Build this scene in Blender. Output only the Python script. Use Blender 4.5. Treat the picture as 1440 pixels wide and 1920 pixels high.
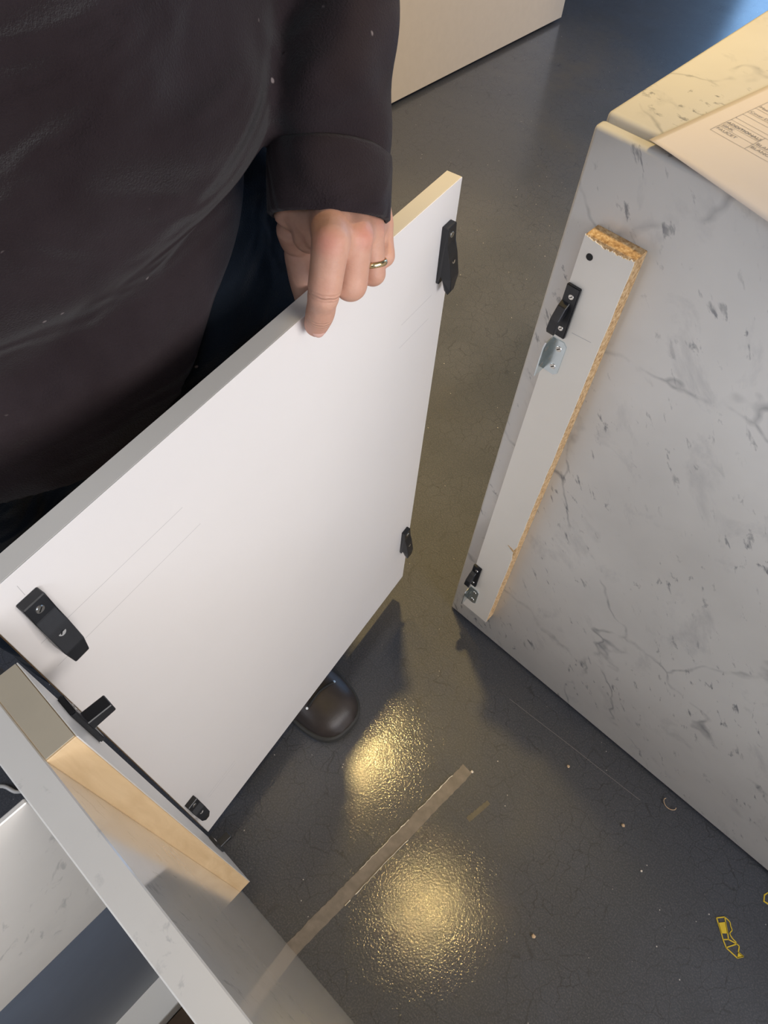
import bpy, bmesh, math, random
from mathutils import Vector, Matrix
from mathutils import noise as mnoise

for o in list(bpy.data.objects):
    bpy.data.objects.remove(o)
S = bpy.context.scene
COL = S.collection

# ------------------------------------------------------------------ camera
CAM_H = 1.2
RW = [[0.730153995794134, 0.5909719935547703, -0.3429682860845303],
      [0.6816347118260334, -0.5951484457079924, 0.4256435682648117],
      [0.04742638569087944, -0.5445644410033228, -0.8373770402483212]]
cam_d = bpy.data.cameras.new('camera')
cam = bpy.data.objects.new('camera', cam_d)
COL.objects.link(cam)
M = Matrix(((RW[0][0], -RW[0][1], -RW[0][2], 0.0),
            (RW[1][0], -RW[1][1], -RW[1][2], 0.0),
            (RW[2][0], -RW[2][1], -RW[2][2], CAM_H),
            (0, 0, 0, 1)))
cam.matrix_world = M
cam_d.sensor_fit = 'HORIZONTAL'
cam_d.sensor_width = 36.0
cam_d.lens = 1297.38 / 1440 * 36.0
cam_d.clip_start = 0.01
S.camera = cam

# ------------------------------------------------------------------ light
S.view_settings.view_transform = 'Standard'
S.view_settings.look = 'None'
S.view_settings.gamma = 1.0
S.view_settings.use_curve_mapping = False
S.view_settings.exposure = 0.0

world = bpy.data.worlds.new('sky')
S.world = world
world.use_nodes = True
bg = world.node_tree.nodes['Background']
bg.inputs[0].default_value = (0.20, 0.48, 1.0, 1)
bg.inputs[1].default_value = 1.6


def area(name, loc, target, sx, sy, power, color):
    d = bpy.data.lights.new(name, 'AREA')
    d.shape = 'RECTANGLE'
    d.size = sx
    d.size_y = sy
    d.energy = power
    d.color = color
    o = bpy.data.objects.new(name, d)
    COL.objects.link(o)
    o.location = loc
    o.rotation_euler = (Vector(target) - Vector(loc)).to_track_quat('-Z', 'Y').to_euler()
    return o


def spot(name, loc, target, power, color, angle, blend, radius):
    d = bpy.data.lights.new(name, 'SPOT')
    d.energy = power
    d.color = color
    d.spot_size = math.radians(angle)
    d.spot_blend = blend
    d.shadow_soft_size = radius
    o = bpy.data.objects.new(name, d)
    COL.objects.link(o)
    o.location = loc
    o.rotation_euler = (Vector(target) - Vector(loc)).to_track_quat('-Z', 'Y').to_euler()
    return o


WARM = (1.0, 0.70, 0.26)
spot('lamp_or_fill_spot', (-0.61, 0.74, 2.70), (-0.78, 1.06, 0), 185, WARM, 56, 0.9, 0.040)
spot('lamp_or_fill_spot', (0.133, 0.435, 2.70), (0.05, 0.15, 0), 40, WARM, 22, 1.0, 0.040)
spot('lamp_or_fill_spot', (-2.0, 1.05, 2.70), (-0.66, 1.15, 0), 300, (1.0, 0.68, 0.25), 32, 0.9, 0.05)  # added fill spot, warms the floor between panel and island
spot('lamp_or_fill_spot', (-1.25, 2.7, 2.70), (-1.35, 2.45, 0), 45, (1.0, 0.62, 0.24), 60, 0.7, 0.06)  # added fill spot for the far floor, not a known fitting
spot('lamp_or_fill_spot', (0.45, 1.9, 2.70), (-1.57, 1.6, 0.15), 230, (1.0, 0.76, 0.48), 48, 0.5, 0.05)
area('panel_front_fill', (3.9, 0.35, 2.0), (-0.3, 0.2, 0.6), 3.0, 1.5, 168, (1.0, 0.95, 0.92))  # added soft fill that brightens the panel front, source unseen
area('cool_overhead_fill', (1.0, -1.6, 2.72), (0.75, -1.0, 0), 1.5, 1.2, 32, (0.72, 0.84, 1.0))  # added cool fill under a closed ceiling, lifts jumper and floor
area('back_window_daylight', (-0.6, 6.2, 1.5), (-0.3, 0.0, 0.4), 2.9, 2.0, 60, (0.35, 0.62, 1.0))
area('left_fill', (-2.0, -3.2, 2.3), (0, 0.0, 0.4), 2.4, 1.4, 90, (0.84, 0.88, 0.98))  # added fill for the marble face, no window on this side

# ------------------------------------------------------------------ helpers


def empty(name, loc, label, cat, rotz=0.0, group=None):
    o = bpy.data.objects.new(name, None)
    o.empty_display_size = 0.05
    COL.objects.link(o)
    o.location = loc
    o.rotation_euler = (0, 0, rotz)
    o['label'] = label
    o['category'] = cat
    if group:
        o['group'] = group
    return o


def tag(o, label, cat, group=None):
    o['label'] = label
    o['category'] = cat
    if group:
        o['group'] = group
    return o


def link(name, bm, mat, parent=None, smooth=False, loc=None):
    me = bpy.data.meshes.new(name)
    bmesh.ops.recalc_face_normals(bm, faces=bm.faces[:])
    bm.to_mesh(me)
    bm.free()
    if smooth:
        for p in me.polygons:
            p.use_smooth = True
    mats = mat if isinstance(mat, (list, tuple)) else [mat]
    for m in mats:
        me.materials.append(m)
    o = bpy.data.objects.new(name, me)
    COL.objects.link(o)
    if parent:
        o.parent = parent
    if loc:
        o.location = loc
    return o


def box(bm, a, b, bev=0.0, seg=2, mi=0):
    x0, y0, z0 = a
    x1, y1, z1 = b
    vs = [bm.verts.new(p) for p in ((x0, y0, z0), (x1, y0, z0), (x1, y1, z0), (x0, y1, z0),
                                    (x0, y0, z1), (x1, y0, z1), (x1, y1, z1), (x0, y1, z1))]
    fs = []
    for f in ((3, 2, 1, 0), (4, 5, 6, 7), (0, 1, 5, 4), (1, 2, 6, 5), (2, 3, 7, 6), (3, 0, 4, 7)):
        fc = bm.faces.new([vs[i] for i in f])
        fc.material_index = mi
        fs.append(fc)
    if bev > 0:
        es = list({e for f in fs for e in f.edges})
        bmesh.ops.bevel(bm, geom=es, offset=bev, segments=seg, affect='EDGES', profile=0.5)
    return bm


def prism(bm, pts, d, origin=(0, 0, 0), ax=(1, 0, 0), ay=(0, 1, 0), mi=0):
    """extrude the outline pts (2D in ax, ay) by the vector d"""
    O, X, Y, D = Vector(origin), Vector(ax), Vector(ay), Vector(d)
    lo = [bm.verts.new(O + X * p[0] + Y * p[1]) for p in pts]
    hi = [bm.verts.new(v.co + D) for v in lo]
    n = len(pts)
    f = [bm.faces.new(lo[::-1]), bm.faces.new(hi)]
    for i in range(n):
        f.append(bm.faces.new((lo[i], lo[(i + 1) % n], hi[(i + 1) % n], hi[i])))
    for q in f:
        q.material_index = mi
    return f


def cyl(bm, c, axis, r0, r1, h, seg=20):
    A = Vector(axis).normalized()
    q = A.to_track_quat('Z', 'Y').to_matrix()
    X, Y = q.col[0], q.col[1]
    C = Vector(c)
    lo = [bm.verts.new(C + (X * math.cos(t) + Y * math.sin(t)) * r0) for t in [2 * math.pi * i / seg for i in range(seg)]]
    hi = [bm.verts.new(C + A * h + (X * math.cos(t) + Y * math.sin(t)) * r1) for t in [2 * math.pi * i / seg for i in range(seg)]]
    bm.faces.new(lo[::-1])
    bm.faces.new(hi)
    for i in range(seg):
        bm.faces.new((lo[i], lo[(i + 1) % seg], hi[(i + 1) % seg], hi[i]))


def spline(pts, n):
    """Catmull-Rom through tuples of any length"""
    P = [pts[0]] + list(pts) + [pts[-1]]
    out = []
    for i in range(1, len(P) - 2):
        for k in range(n):
            t = k / n
            out.append(tuple(0.5 * ((2 * b) + (-a + c) * t + (2 * a - 5 * b + 4 * c - d) * t * t + (-a + 3 * b - 3 * c + d) * t ** 3)
                             for a, b, c, d in zip(P[i - 1], P[i], P[i + 1], P[i + 2])))
    out.append(tuple(pts[-1]))
    return out


def tube(bm, pts, seg=20, n=6, up=(0, 0, 1), caps=True, wrinkle=None):
    """closed limb: pts = (x, y, z, r) or (x, y, z, r_side, r_up)"""
    pts = [p if len(p) == 5 else (p[0], p[1], p[2], p[3], p[3]) for p in pts]
    sp = spline(pts, n)
    rings = []
    N = len(sp)
    U = Vector(up)

    def ring(c, T, rs, ru):
        side = T.cross(U)
        if side.length < 1e-4:
            side = T.cross(Vector((1, 0, 0)))
        side.normalize()
        u2 = side.cross(T).normalized()
        out = []
        for i in range(seg):
            a = 2 * math.pi * i / seg
            k = 1.0
            if wrinkle:
                k = wrinkle(c, a)
            out.append(bm.verts.new(c + side * math.cos(a) * rs * k + u2 * math.sin(a) * ru * k))
        return out
    for i, p in enumerate(sp):
        c = Vector(p[:3])
        a = Vector(sp[max(0, i - 1)][:3])
        b = Vector(sp[min(N - 1, i + 1)][:3])
        T = (b - a).normalized()
        if i == 0 and caps:
            for k in (80, 60, 40, 20):
                ph = math.radians(k)
                rings.append(ring(c - T * math.sin(ph) * min(p[3], p[4]), T, p[3] * math.cos(ph), p[4] * math.cos(ph)))
        rings.append(ring(c, T, p[3], p[4]))
        if i == N - 1 and caps:
            for k in (20, 40, 60, 80):
                ph = math.radians(k)
                rings.append(ring(c + T * math.sin(ph) * min(p[3], p[4]), T, p[3] * math.cos(ph), p[4] * math.cos(ph)))
    for r0, r1 in zip(rings, rings[1:]):
        for i in range(seg):
            bm.faces.new((r0[i], r0[(i + 1) % seg], r1[(i + 1) % seg], r1[i]))
    bm.faces.new(rings[0][::-1])
    bm.faces.new(rings[-1])
    return rings


def remesh(o, voxel, smooth=4, factor=0.5):
    m = o.modifiers.new('remesh', 'REMESH')
    m.mode = 'VOXEL'
    m.voxel_size = voxel
    m.use_smooth_shade = True
    if smooth:
        s = o.modifiers.new('smooth', 'SMOOTH')
        s.iterations = smooth
        s.factor = factor


# ------------------------------------------------------------------ materials


class NT:
    def __init__(self, name):
        self.m = bpy.data.materials.new(name)
        self.m.use_nodes = True
        self.t = self.m.node_tree
        self.b = self.t.nodes['Principled BSDF']
        self.co = self.t.nodes.new('ShaderNodeTexCoord').outputs['Object']

    def n(self, kind, **kw):
        nd = self.t.nodes.new(kind)
        for k, v in kw.items():
            if k.startswith('i_'):
                key = k[2:]
                key = int(key) if key.isdigit() else key
                self.set(nd.inputs[key], v)
            else:
                setattr(nd, k, v)
        return nd

    def set(self, inp, v):
        if isinstance(v, bpy.types.NodeSocket):
            self.t.links.new(v, inp)
        else:
            inp.default_value = v

    def bs(self, **kw):
        for k, v in kw.items():
            self.set(self.b.inputs[k.replace('_', ' ')], v)

    def noise(self, scale, detail=4, rough=0.55, vec=None, dist=0.0):
        nd = self.n('ShaderNodeTexNoise', i_Scale=scale, i_Detail=detail, i_Roughness=rough, i_Distortion=dist)
        self.t.links.new(vec or self.co, nd.inputs['Vector'])
        return nd.outputs['Fac']

    def ramp(self, fac, stops):
        nd = self.n('ShaderNodeValToRGB')
        self.t.links.new(fac, nd.inputs[0])
        els = nd.color_ramp.elements
        while len(els) < len(stops):
            els.new(0.5)
        for e, (p, c) in zip(els, stops):
            e.position = p
            e.color = c if len(c) == 4 else (*c, 1)
        return nd.outputs[0]

    def g(self, fac, a, b):
        """map fac from a..b to 0..1"""
        nd = self.n('ShaderNodeMapRange', i_1=a, i_2=b)
        self.t.links.new(fac, nd.inputs[0])
        return nd.outputs[0]

    def mul(self, a, b, op='MULTIPLY'):
        nd = self.n('ShaderNodeMath', operation=op)
        self.set(nd.inputs[0], a)
        self.set(nd.inputs[1], b)
        return nd.outputs[0]

    def mix(self, f, a, b):
        nd = self.n('ShaderNodeMix', data_type='RGBA')
        self.set(nd.inputs[0], f)
        for i, v in ((6, a), (7, b)):
            if isinstance(v, bpy.types.NodeSocket):
                self.t.links.new(v, nd.inputs[i])
            else:
                nd.inputs[i].default_value = v if len(v) == 4 else (*v, 1)
        return nd.outputs[2]

    def mapping(self, scale=(1, 1, 1), rot=(0, 0, 0), loc=(0, 0, 0), vec=None):
        nd = self.n('ShaderNodeMapping')
        self.t.links.new(vec or self.co, nd.inputs[0])
        nd.inputs[1].default_value = loc
        nd.inputs[2].default_value = rot
        nd.inputs[3].default_value = scale
        return nd.outputs[0]

    def bump(self, h, strength, dist=0.001, normal=None):
        nd = self.n('ShaderNodeBump', i_Strength=strength, i_Distance=dist)
        self.t.links.new(h, nd.inputs['Height'])
        if normal:
            self.t.links.new(normal, nd.inputs['Normal'])
        return nd.outputs[0]


def plain(name, col, rough=0.5, metal=0.0, var=0.05, scale=40, spec=0.5, bump=0.0):
    k = NT(name)
    f = k.noise(scale, 3)
    dark = tuple(c * (1 - var) for c in col)
    lite = tuple(min(1, c * (1 + var)) for c in col)
    k.bs(Base_Color=k.ramp(f, [(0.3, dark), (0.7, lite)]), Roughness=rough, Metallic=metal)
    k.b.inputs['Specular IOR Level'].default_value = spec
    if bump:
        k.bs(Normal=k.bump(k.noise(scale * 12, 3), bump, 0.0005))
    return k.m


def mat_marble(name, base=(0.72, 0.70, 0.665), rough=0.16, stretch_rot=(0, 0.62, 0), amt=1.0):
    k = NT(name)
    m1 = k.mapping((1, 1, 1), (0.3, 0.4, 0.2))
    cloud = k.noise(3.2, 5, 0.6, m1)
    warp = k.n('ShaderNodeTexNoise', i_Scale=5.0, i_Detail=4.0)
    k.t.links.new(k.co, warp.inputs['Vector'])
    off = k.n('ShaderNodeVectorMath', operation='MULTIPLY_ADD')
    k.t.links.new(warp.outputs['Color'], off.inputs[0])
    off.inputs[1].default_value = (0.22, 0.22, 0.22)
    k.t.links.new(k.co, off.inputs[2])
    warped = off.outputs[0]
    # rotated, stretched coordinates: flecks run down the slab
    rot = k.mapping((1, 1, 1), stretch_rot, vec=k.co)
    st = k.mapping((1.0, 1.0, 0.36), vec=rot)
    fleck = k.noise(84, 4, 0.64, st, 0.4)
    region = k.noise(7.5, 3, 0.6, k.mapping((1, 1, 1), (0, 0, 0), (3.3, 1.2, 5.1)))
    fl = k.mul(k.g(fleck, 0.60, 0.69), k.g(region, 0.42, 0.53))
    big = k.noise(17, 6, 0.66, k.mapping((1, 1, 0.6), (0, 0, 0), (2.0, 7.0, 1.0), vec=rot), 0.4)
    bl = k.g(big, 0.56, 0.74)
    # long thin veins
    v = k.n('ShaderNodeTexVoronoi', feature='DISTANCE_TO_EDGE', i_Scale=3.4)
    rw = k.mapping((1, 1, 1), stretch_rot, vec=warped)
    k.t.links.new(k.mapping((1.0, 1.0, 0.5), (0, 0, 0), (0.4, 0.1, 0.2), vec=rw), v.inputs['Vector'])
    vein = k.mul(k.g(v.outputs['Distance'], 0.010, 0.0), k.g(k.noise(11, 4, 0.6), 0.44, 0.62))
    c0 = k.ramp(cloud, [(0.32, tuple(c * 0.90 for c in base)), (0.66, tuple(min(1, c * 1.06) for c in base))])
    c1 = k.mix(k.mul(bl, 0.42 * amt), c0, (0.34, 0.34, 0.355))
    c2 = k.mix(k.mul(fl, 0.80 * amt), c1, (0.17, 0.175, 0.19))
    c3 = k.mix(k.mul(vein, 0.68 * amt), c2, (0.17, 0.175, 0.19))
    k.bs(Base_Color=c3, Roughness=k.g(cloud, -1.2, 8.0) if False else rough)
    k.b.inputs['Subsurface Weight'].default_value = 0.0
    k.bs(Normal=k.bump(k.noise(350, 2), 0.03, 0.0003))
    return k.m


def mat_floor():
    k = NT('polished_dark_concrete')
    big = k.noise(1.3, 6, 0.6, dist=0.6)
    mid = k.noise(9, 5, 0.65)
    fine = k.noise(420, 3, 0.6)
    c0 = k.ramp(big, [(0.30, (0.024, 0.030, 0.042)), (0.52, (0.038, 0.043, 0.055)), (0.72, (0.064, 0.062, 0.060))])
    c1 = k.mix(k.g(mid, 0.36, 0.72), c0, (0.040, 0.046, 0.062))
    c2 = k.mix(k.mul(k.g(fine, 0.45, 0.72), 0.5), c1, (0.13, 0.13, 0.135))
    warp = k.n('ShaderNodeTexNoise', i_Scale=28.0, i_Detail=4.0)
    k.t.links.new(k.co, warp.inputs['Vector'])
    off = k.n('ShaderNodeVectorMath', operation='MULTIPLY_ADD')
    k.t.links.new(warp.outputs['Color'], off.inputs[0])
    off.inputs[1].default_value = (0.03, 0.03, 0.0)
    k.t.links.new(k.co, off.inputs[2])
    v = k.n('ShaderNodeTexVoronoi', feature='DISTANCE_TO_EDGE', i_Scale=38.0)
    k.t.links.new(off.outputs[0], v.inputs['Vector'])
    crack = k.mul(k.g(v.outputs['Distance'], 0.026, 0.004), k.g(k.noise(9, 3), 0.34, 0.56))
    c3 = k.mix(k.mul(crack, 0.62), c2, (0.012, 0.013, 0.018))
    # pale dust specks
    vs = k.n('ShaderNodeTexVoronoi', i_Scale=75.0)
    k.t.links.new(k.co, vs.inputs['Vector'])
    sp = k.mul(k.g(vs.outputs['Distance'], 0.09, 0.05), k.g(k.noise(60, 1), 0.60, 0.64))
    c4 = k.mix(sp, c3, (0.55, 0.53, 0.5))
    k.bs(Base_Color=c4, Roughness=k.mul(k.g(mid, -1.2, 1.6), 0.78))
    k.b.inputs['Specular IOR Level'].default_value = 0.50
    b1 = k.bump(k.noise(270, 3, 0.55), 0.30, 0.0008)
    b2 = k.bump(crack, -0.25, 0.0005, b1)
    k.bs(Normal=b2)
    k.b.inputs['Coat Weight'].default_value = 0.62
    k.b.inputs['Coat Roughness'].default_value = 0.065
    k.t.links.new(b2, k.b.inputs['Coat Normal'])
    return k.m


def mat_particle():
    k = NT('raw_particleboard')
    vo = k.n('ShaderNodeTexVoronoi', i_Scale=420.0)
    k.t.links.new(k.mapping((1, 1, 0.4), (0.3, 0.2, 0)), vo.inputs['Vector'])
    c = k.ramp(k.noise(260, 4, 0.7), [(0.30, (0.26, 0.13, 0.045)), (0.5, (0.60, 0.38, 0.18)), (0.68, (0.80, 0.62, 0.38))])
    c2 = k.mix(k.mul(k.g(vo.outputs['Distance'], 0.5, 0.1), 0.4), c, (0.80, 0.60, 0.36))
    k.bs(Base_Color=c2, Roughness=0.85, Normal=k.bump(k.noise(500, 3), 0.9, 0.001))
    return k.m


def mat_ply():
    k = NT('raw_birch_edge')
    g = k.noise(14, 5, 0.6, k.mapping((6, 6, 0.8)), 0.5)
    c = k.ramp(g, [(0.3, (0.64, 0.44, 0.23)), (0.7, (0.78, 0.57, 0.33))])
    k.bs(Base_Color=c, Roughness=0.6, Normal=k.bump(k.noise(200, 2, vec=k.mapping((1, 1, 0.1))), 0.15, 0.0005))
    return k.m


def mat_fleece(name, a, b):
    k = NT(name)
    f = k.noise(9, 4, 0.6)
    c = k.ramp(f, [(0.3, a), (0.7, b)])
    lint = k.n('ShaderNodeTexVoronoi', i_Scale=58.0)
    k.t.links.new(k.mapping((1, 1, 1), (0.4, 0.7, 0.1)), lint.inputs['Vector'])
    sp = k.mul(k.g(lint.outputs['Distance'], 0.11, 0.06), k.g(k.noise(35, 1), 0.585, 0.61))
    c2 = k.mix(k.mul(sp, 0.6), c, (0.36, 0.30, 0.29))
    k.bs(Base_Color=c2, Roughness=0.95, Normal=k.bump(k.noise(700, 3, 0.7), 0.8, 0.0012, k.bump(k.noise(8.5, 2, 0.45, k.mapping((1, 0.7, 1.7), (0.25, 0, 0)), 0.9), 1.0, 0.045)))
    k.b.inputs['Specular IOR Level'].default_value = 0.03
    k.b.inputs['Sheen Weight'].default_value = 0.08
    k.b.inputs['Sheen Roughness'].default_value = 0.45
    return k.m


def mat_skin(spots):
    k = NT('skin')
    c = k.ramp(k.noise(38, 5, 0.6), [(0.3, (0.53, 0.275, 0.19)), (0.7, (0.65, 0.37, 0.265))])
    for p, r, col, s in spots:
        d = k.n('ShaderNodeVectorMath', operation='DISTANCE')
        k.t.links.new(k.co, d.inputs[0])
        d.inputs[1].default_value = p
        c = k.mix(k.mul(k.g(d.outputs['Value'], r, r * 0.15), s), c, col)
    k.bs(Base_Color=c, Roughness=0.55)
    k.b.inputs['Subsurface Weight'].default_value = 0.12
    k.b.inputs['Subsurface Radius'].default_value = (0.6, 0.25, 0.12)
    k.b.inputs['Subsurface Scale'].default_value = 0.006
    hh = None
    for p, ax, rad in CREASE:
        sb = k.n('ShaderNodeVectorMath', operation='SUBTRACT')
        k.t.links.new(k.co, sb.inputs[0])
        sb.inputs[1].default_value = p
        dt = k.n('ShaderNodeVectorMath', operation='DOT_PRODUCT')
        k.t.links.new(sb.outputs[0], dt.inputs[0])
        dt.inputs[1].default_value = ax
        ph = k.mul(k.mul(dt.outputs['Value'], 2000.0), k.mul(k.noise(160, 2), 5.0), 'ADD')
        ln = k.n('ShaderNodeVectorMath', operation='LENGTH')
        k.t.links.new(sb.outputs[0], ln.inputs[0])
        msk = k.mul(k.g(ln.outputs['Value'], rad * 1.35, rad * 0.9), k.g(k.mul(dt.outputs['Value'], dt.outputs['Value']), 2.0e-5, 0.0))
        h = k.mul(k.mul(ph, 0.0, 'SINE'), msk)
        hh = h if hh is None else k.mul(hh, h, 'ADD')
    b0 = k.bump(hh, 0.45, 0.0006)
    b1 = k.bump(k.noise(520, 3, 0.6), 0.22, 0.0006, b0)
    b2 = k.bump(k.noise(90, 3, 0.6, k.mapping((1, 1, 2.6))), 0.35, 0.0012, b1)
    k.bs(Normal=b2)
    return k.m


FLOOR = mat_floor()
MARBLE = mat_marble('polished_white_marble')
MARBLE_L = mat_marble('glossy_pale_marble', (0.72, 0.69, 0.64), 0.09, (0.5, 0.2, 0.4), 0.42)
WHITE = plain('white_melamine', (0.80, 0.765, 0.74), 0.38, var=0.012, scale=6)
BATTEN = plain('greige_melamine', (0.83, 0.785, 0.71), 0.42, var=0.02, scale=10)
EDGE = plain('edge_banding', (0.70, 0.67, 0.62), 0.35, var=0.015, scale=8)
PARTICLE = mat_particle()
PLY = mat_ply()
BLACK = plain('black_nylon', (0.012, 0.013, 0.016), 0.38, var=0.2, scale=60, bump=0.1)
ZINC = plain('zinc_plated_steel', (0.62, 0.70, 0.74), 0.24, 1.0, 0.08, 60)
SCREW = plain('nickel_screw', (0.72, 0.70, 0.66), 0.28, 1.0, 0.08, 200)
DARK = plain('dark_recess', (0.012, 0.012, 0.012), 0.7)
PENCIL = plain('pencil_line', (0.52, 0.50, 0.49), 0.7)
PAPER = plain('white_paper', (0.72, 0.65, 0.60), 0.75, var=0.01, scale=5)
INK = plain('grey_ink', (0.30, 0.27, 0.24), 0.8)
GOLD = plain('gold', (0.85, 0.66, 0.36), 0.2, 1.0, 0.05, 80)
YELLOW = plain('yellow_vinyl', (0.72, 0.52, 0.035), 0.5, var=0.04)
FLEECE = mat_fleece('charcoal_fleece', (0.023, 0.0165, 0.0180), (0.038, 0.029, 0.032))
TROUSER = mat_fleece('navy_trouser_cloth', (0.008, 0.011, 0.017), (0.013, 0.018, 0.026))
LEATHER = plain('worn_black_leather', (0.034, 0.026, 0.023), 0.46, var=0.35, scale=26, bump=0.3)
RUBBER = plain('shoe_rubber', (0.030, 0.029, 0.026), 0.7, var=0.2)
LACE = plain('shoe_lace', (0.02, 0.02, 0.02), 0.85)
HAIR = plain('brown_hair', (0.05, 0.03, 0.02), 0.6, var=0.4, scale=90)
NAIL = plain('fingernail', (0.66, 0.40, 0.33), 0.3)
CHIP = plain('pale_wood_shaving', (0.55, 0.40, 0.26), 0.8, var=0.3, scale=200)
CHIPW = plain('white_laminate_chip', (0.72, 0.66, 0.58), 0.6)
RESIDUE = plain('dried_tape_residue', (0.185, 0.160, 0.138), 0.50, var=0.22, scale=55, bump=0.3)
RESEDGE = plain('residue_lifted_edge', (0.62, 0.55, 0.42), 0.6, var=0.3, scale=160)
CAPM = plain('taupe_batten_end', (0.46, 0.40, 0.30), 0.5, var=0.03)
GREYLAM = plain('shaded_slate_laminate', (0.13, 0.16, 0.21), 0.3, var=0.05)  # slate tone darkened to carry the shade deep in the cabinet
CAB = plain('cream_lacquer', (0.56, 0.50, 0.43), 0.45, var=0.02)
CABTOP = plain('white_worktop', (0.72, 0.70, 0.66), 0.3, var=0.02)
WALLM = plain('painted_wall', (0.24, 0.22, 0.21), 0.8, var=0.04, scale=3)
CEIL = plain('painted_ceiling', (0.42, 0.37, 0.30), 0.9, var=0.03, scale=3)
FRAME = plain('dark_window_frame', (0.04, 0.04, 0.045), 0.4)

# ------------------------------------------------------------------ the room


def structure(name, bm, m, parent=None):
    o = link(name, bm, m, parent)
    if not parent:
        o['kind'] = 'structure'
    return o


XL, XR, YF, YB, ZC = -5.0, 5.0, -4.2, 6.4, 2.76
b = bmesh.new()
box(b, (XL, YF, -0.12), (XR, YB, 0.0))
floor = structure('floor', b, FLOOR)
b = bmesh.new()
box(b, (XL, YF, ZC), (XR, YB, ZC + 0.1))
structure('ceiling', b, CEIL)


def wall_x(name, x0, x1, y0, y1, hole=None):
    b = bmesh.new()
    if hole:
        a0, a1, z0, z1 = hole
        box(b, (x0, y0, 0), (x1, a0, ZC))
        box(b, (x0, a1, 0), (x1, y1, ZC))
        box(b, (x0, a0, 0), (x1, a1, z0))
        box(b, (x0, a0, z1), (x1, a1, ZC))
    else:
        box(b, (x0, y0, 0), (x1, y1, ZC))
    return structure(name, b, WALLM)


wall_x('wall_left', XL - 0.15, XL, YF, YB)
wall_x('wall_right', XR, XR + 0.15, YF, YB, (-2.6, 0.9, 0.5, 2.5))
b = bmesh.new()
box(b, (XL, YF - 0.15, 0), (XR, YF, ZC))
structure('wall_front', b, WALLM)
b = bmesh.new()
W0, W1, Z0, Z1 = -2.2, 0.9, 0.25, 2.45
box(b, (XL, YB, 0), (W0, YB + 0.15, ZC))
box(b, (W1, YB, 0), (XR, YB + 0.15, ZC))
box(b, (W0, YB, 0), (W1, YB + 0.15, Z0))
box(b, (W0, YB, Z1), (W1, YB + 0.15, ZC))
structure('wall_back', b, WALLM)


def window(name, make):
    b = bmesh.new()
    make(b)
    return structure(name, b, FRAME)


def wf(b):
    for x in (W0, (W0 + W1) / 2 - 0.03, W1 - 0.06):
        box(b, (x, YB + 0.04, Z0), (x + 0.06, YB + 0.10, Z1), 0.004)
    for z in (Z0, Z1 - 0.06):
        box(b, (W0, YB + 0.045, z), (W1, YB + 0.095, z + 0.06), 0.004)


window('window_1', wf)


def wf2(b):
    for y in (-2.6, -0.88, 0.84):
        box(b, (XR + 0.04, y, 0.5), (XR + 0.10, y + 0.06, 2.5), 0.004)
    for z in (0.5, 2.44):
        box(b, (XR + 0.045, -2.6, z), (XR + 0.095, 0.9, z + 0.06), 0.004)


window('window_2', wf2)

# ------------------------------------------------------------------ right marble island
X0, Y0 = -0.2525, 0.540
isl = empty('marble_island', (X0, Y0, 0), 'white and grey veined marble kitchen island with a batten on its face, on the right', 'kitchen island')
LX, LY = 1.45, 0.95
ZT = 0.911
b = bmesh.new()
box(b, (0, 0, 0.006), (LX, 0.0135, ZT), 0.0038, 4)
o = link('front_slab', b, MARBLE, isl, True)
b = bmesh.new()
box(b, (0.0006, 0.0155, 0.907 - 0.010), (LX, LY, 0.9165), 0.0042, 4)
link('top_slab', b, MARBLE, isl, True)
b = bmesh.new()
box(b, (0.0005, 0.014, 0.006), (0.016, LY, 0.896), 0.0012)
link('side_slab', b, MARBLE, isl)
b = bmesh.new()
box(b, (0.017, 0.030, 0.0), (LX - 0.02, LY - 0.02, 0.894))
link('plinth', b, DARK, isl)


def jag_batten(par, x0, x1, yb, yf, z0, z1, face_mat, core_mat, seed, chip=True):
    """particleboard core standing on a slab; yb = slab side, yf = room side (local y)"""
    rnd = random.Random(seed)
    s = 1 if yf > yb else -1
    b = bmesh.new()
    box(b, (x0, min(yb, yf - s * 0.0012), z0), (x1, max(yb, yf - s * 0.0012), z1), 0.0006, 1)
    core = link('batten', b, core_mat, par)
    # laminate face with a chipped upper edge
    b = bmesh.new()
    pts = [(x0 - 0.0004, z0)]
    pts.append((x1 + (0.0 if not chip else -0.0), z0))
    n = 60
    for i in range(n + 1):
        t = i / n
        pts.append((x1 - rnd.uniform(0, 0.0007) - (0.002 if (chip and i in (19, 20)) else 0), z0 + 0.004 + (z1 - z0 - 0.010) * t))
    if chip:
        for i in range(60):
            t = i / 59
            pts.append((x1 - 0.001 - (x1 - x0 - 0.002) * t, z1 - rnd.uniform(0.0004, 0.0018) - 0.0016 * abs(mnoise.noise(Vector((t * 9, 2.2, 1))))*2 - 0.003 * math.sin(math.pi * min(1, (1 - t) * 1.0)) * 0.7))
    else:
        pts.append((x1, z1))
    pts.append((x0 - 0.0004, z1 - 0.0003))
    prism(b, pts, (0, s * 0.0012, 0), (0, yf - s * 0.0012, 0), (1, 0, 0), (0, 0, 1))
    link('laminate_face', b, face_mat, core)
    return core


BX0, BX1 = -0.2215 - X0, -0.1705 - X0
bat = jag_batten(isl, BX0, BX1, 0.0, -0.020, 0.093, 0.836, BATTEN, PARTICLE, 3)
bat['label'] = 'raw particleboard core showing at its top and side'
# screw hole near the top of the batten
b = bmesh.new()
cyl(b, (0.0415, -0.02035, 0.818), (0, 1, 0), 0.0034, 0.0034, 0.0003, 20)
link('screw_hole', b, DARK, bat)


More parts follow.
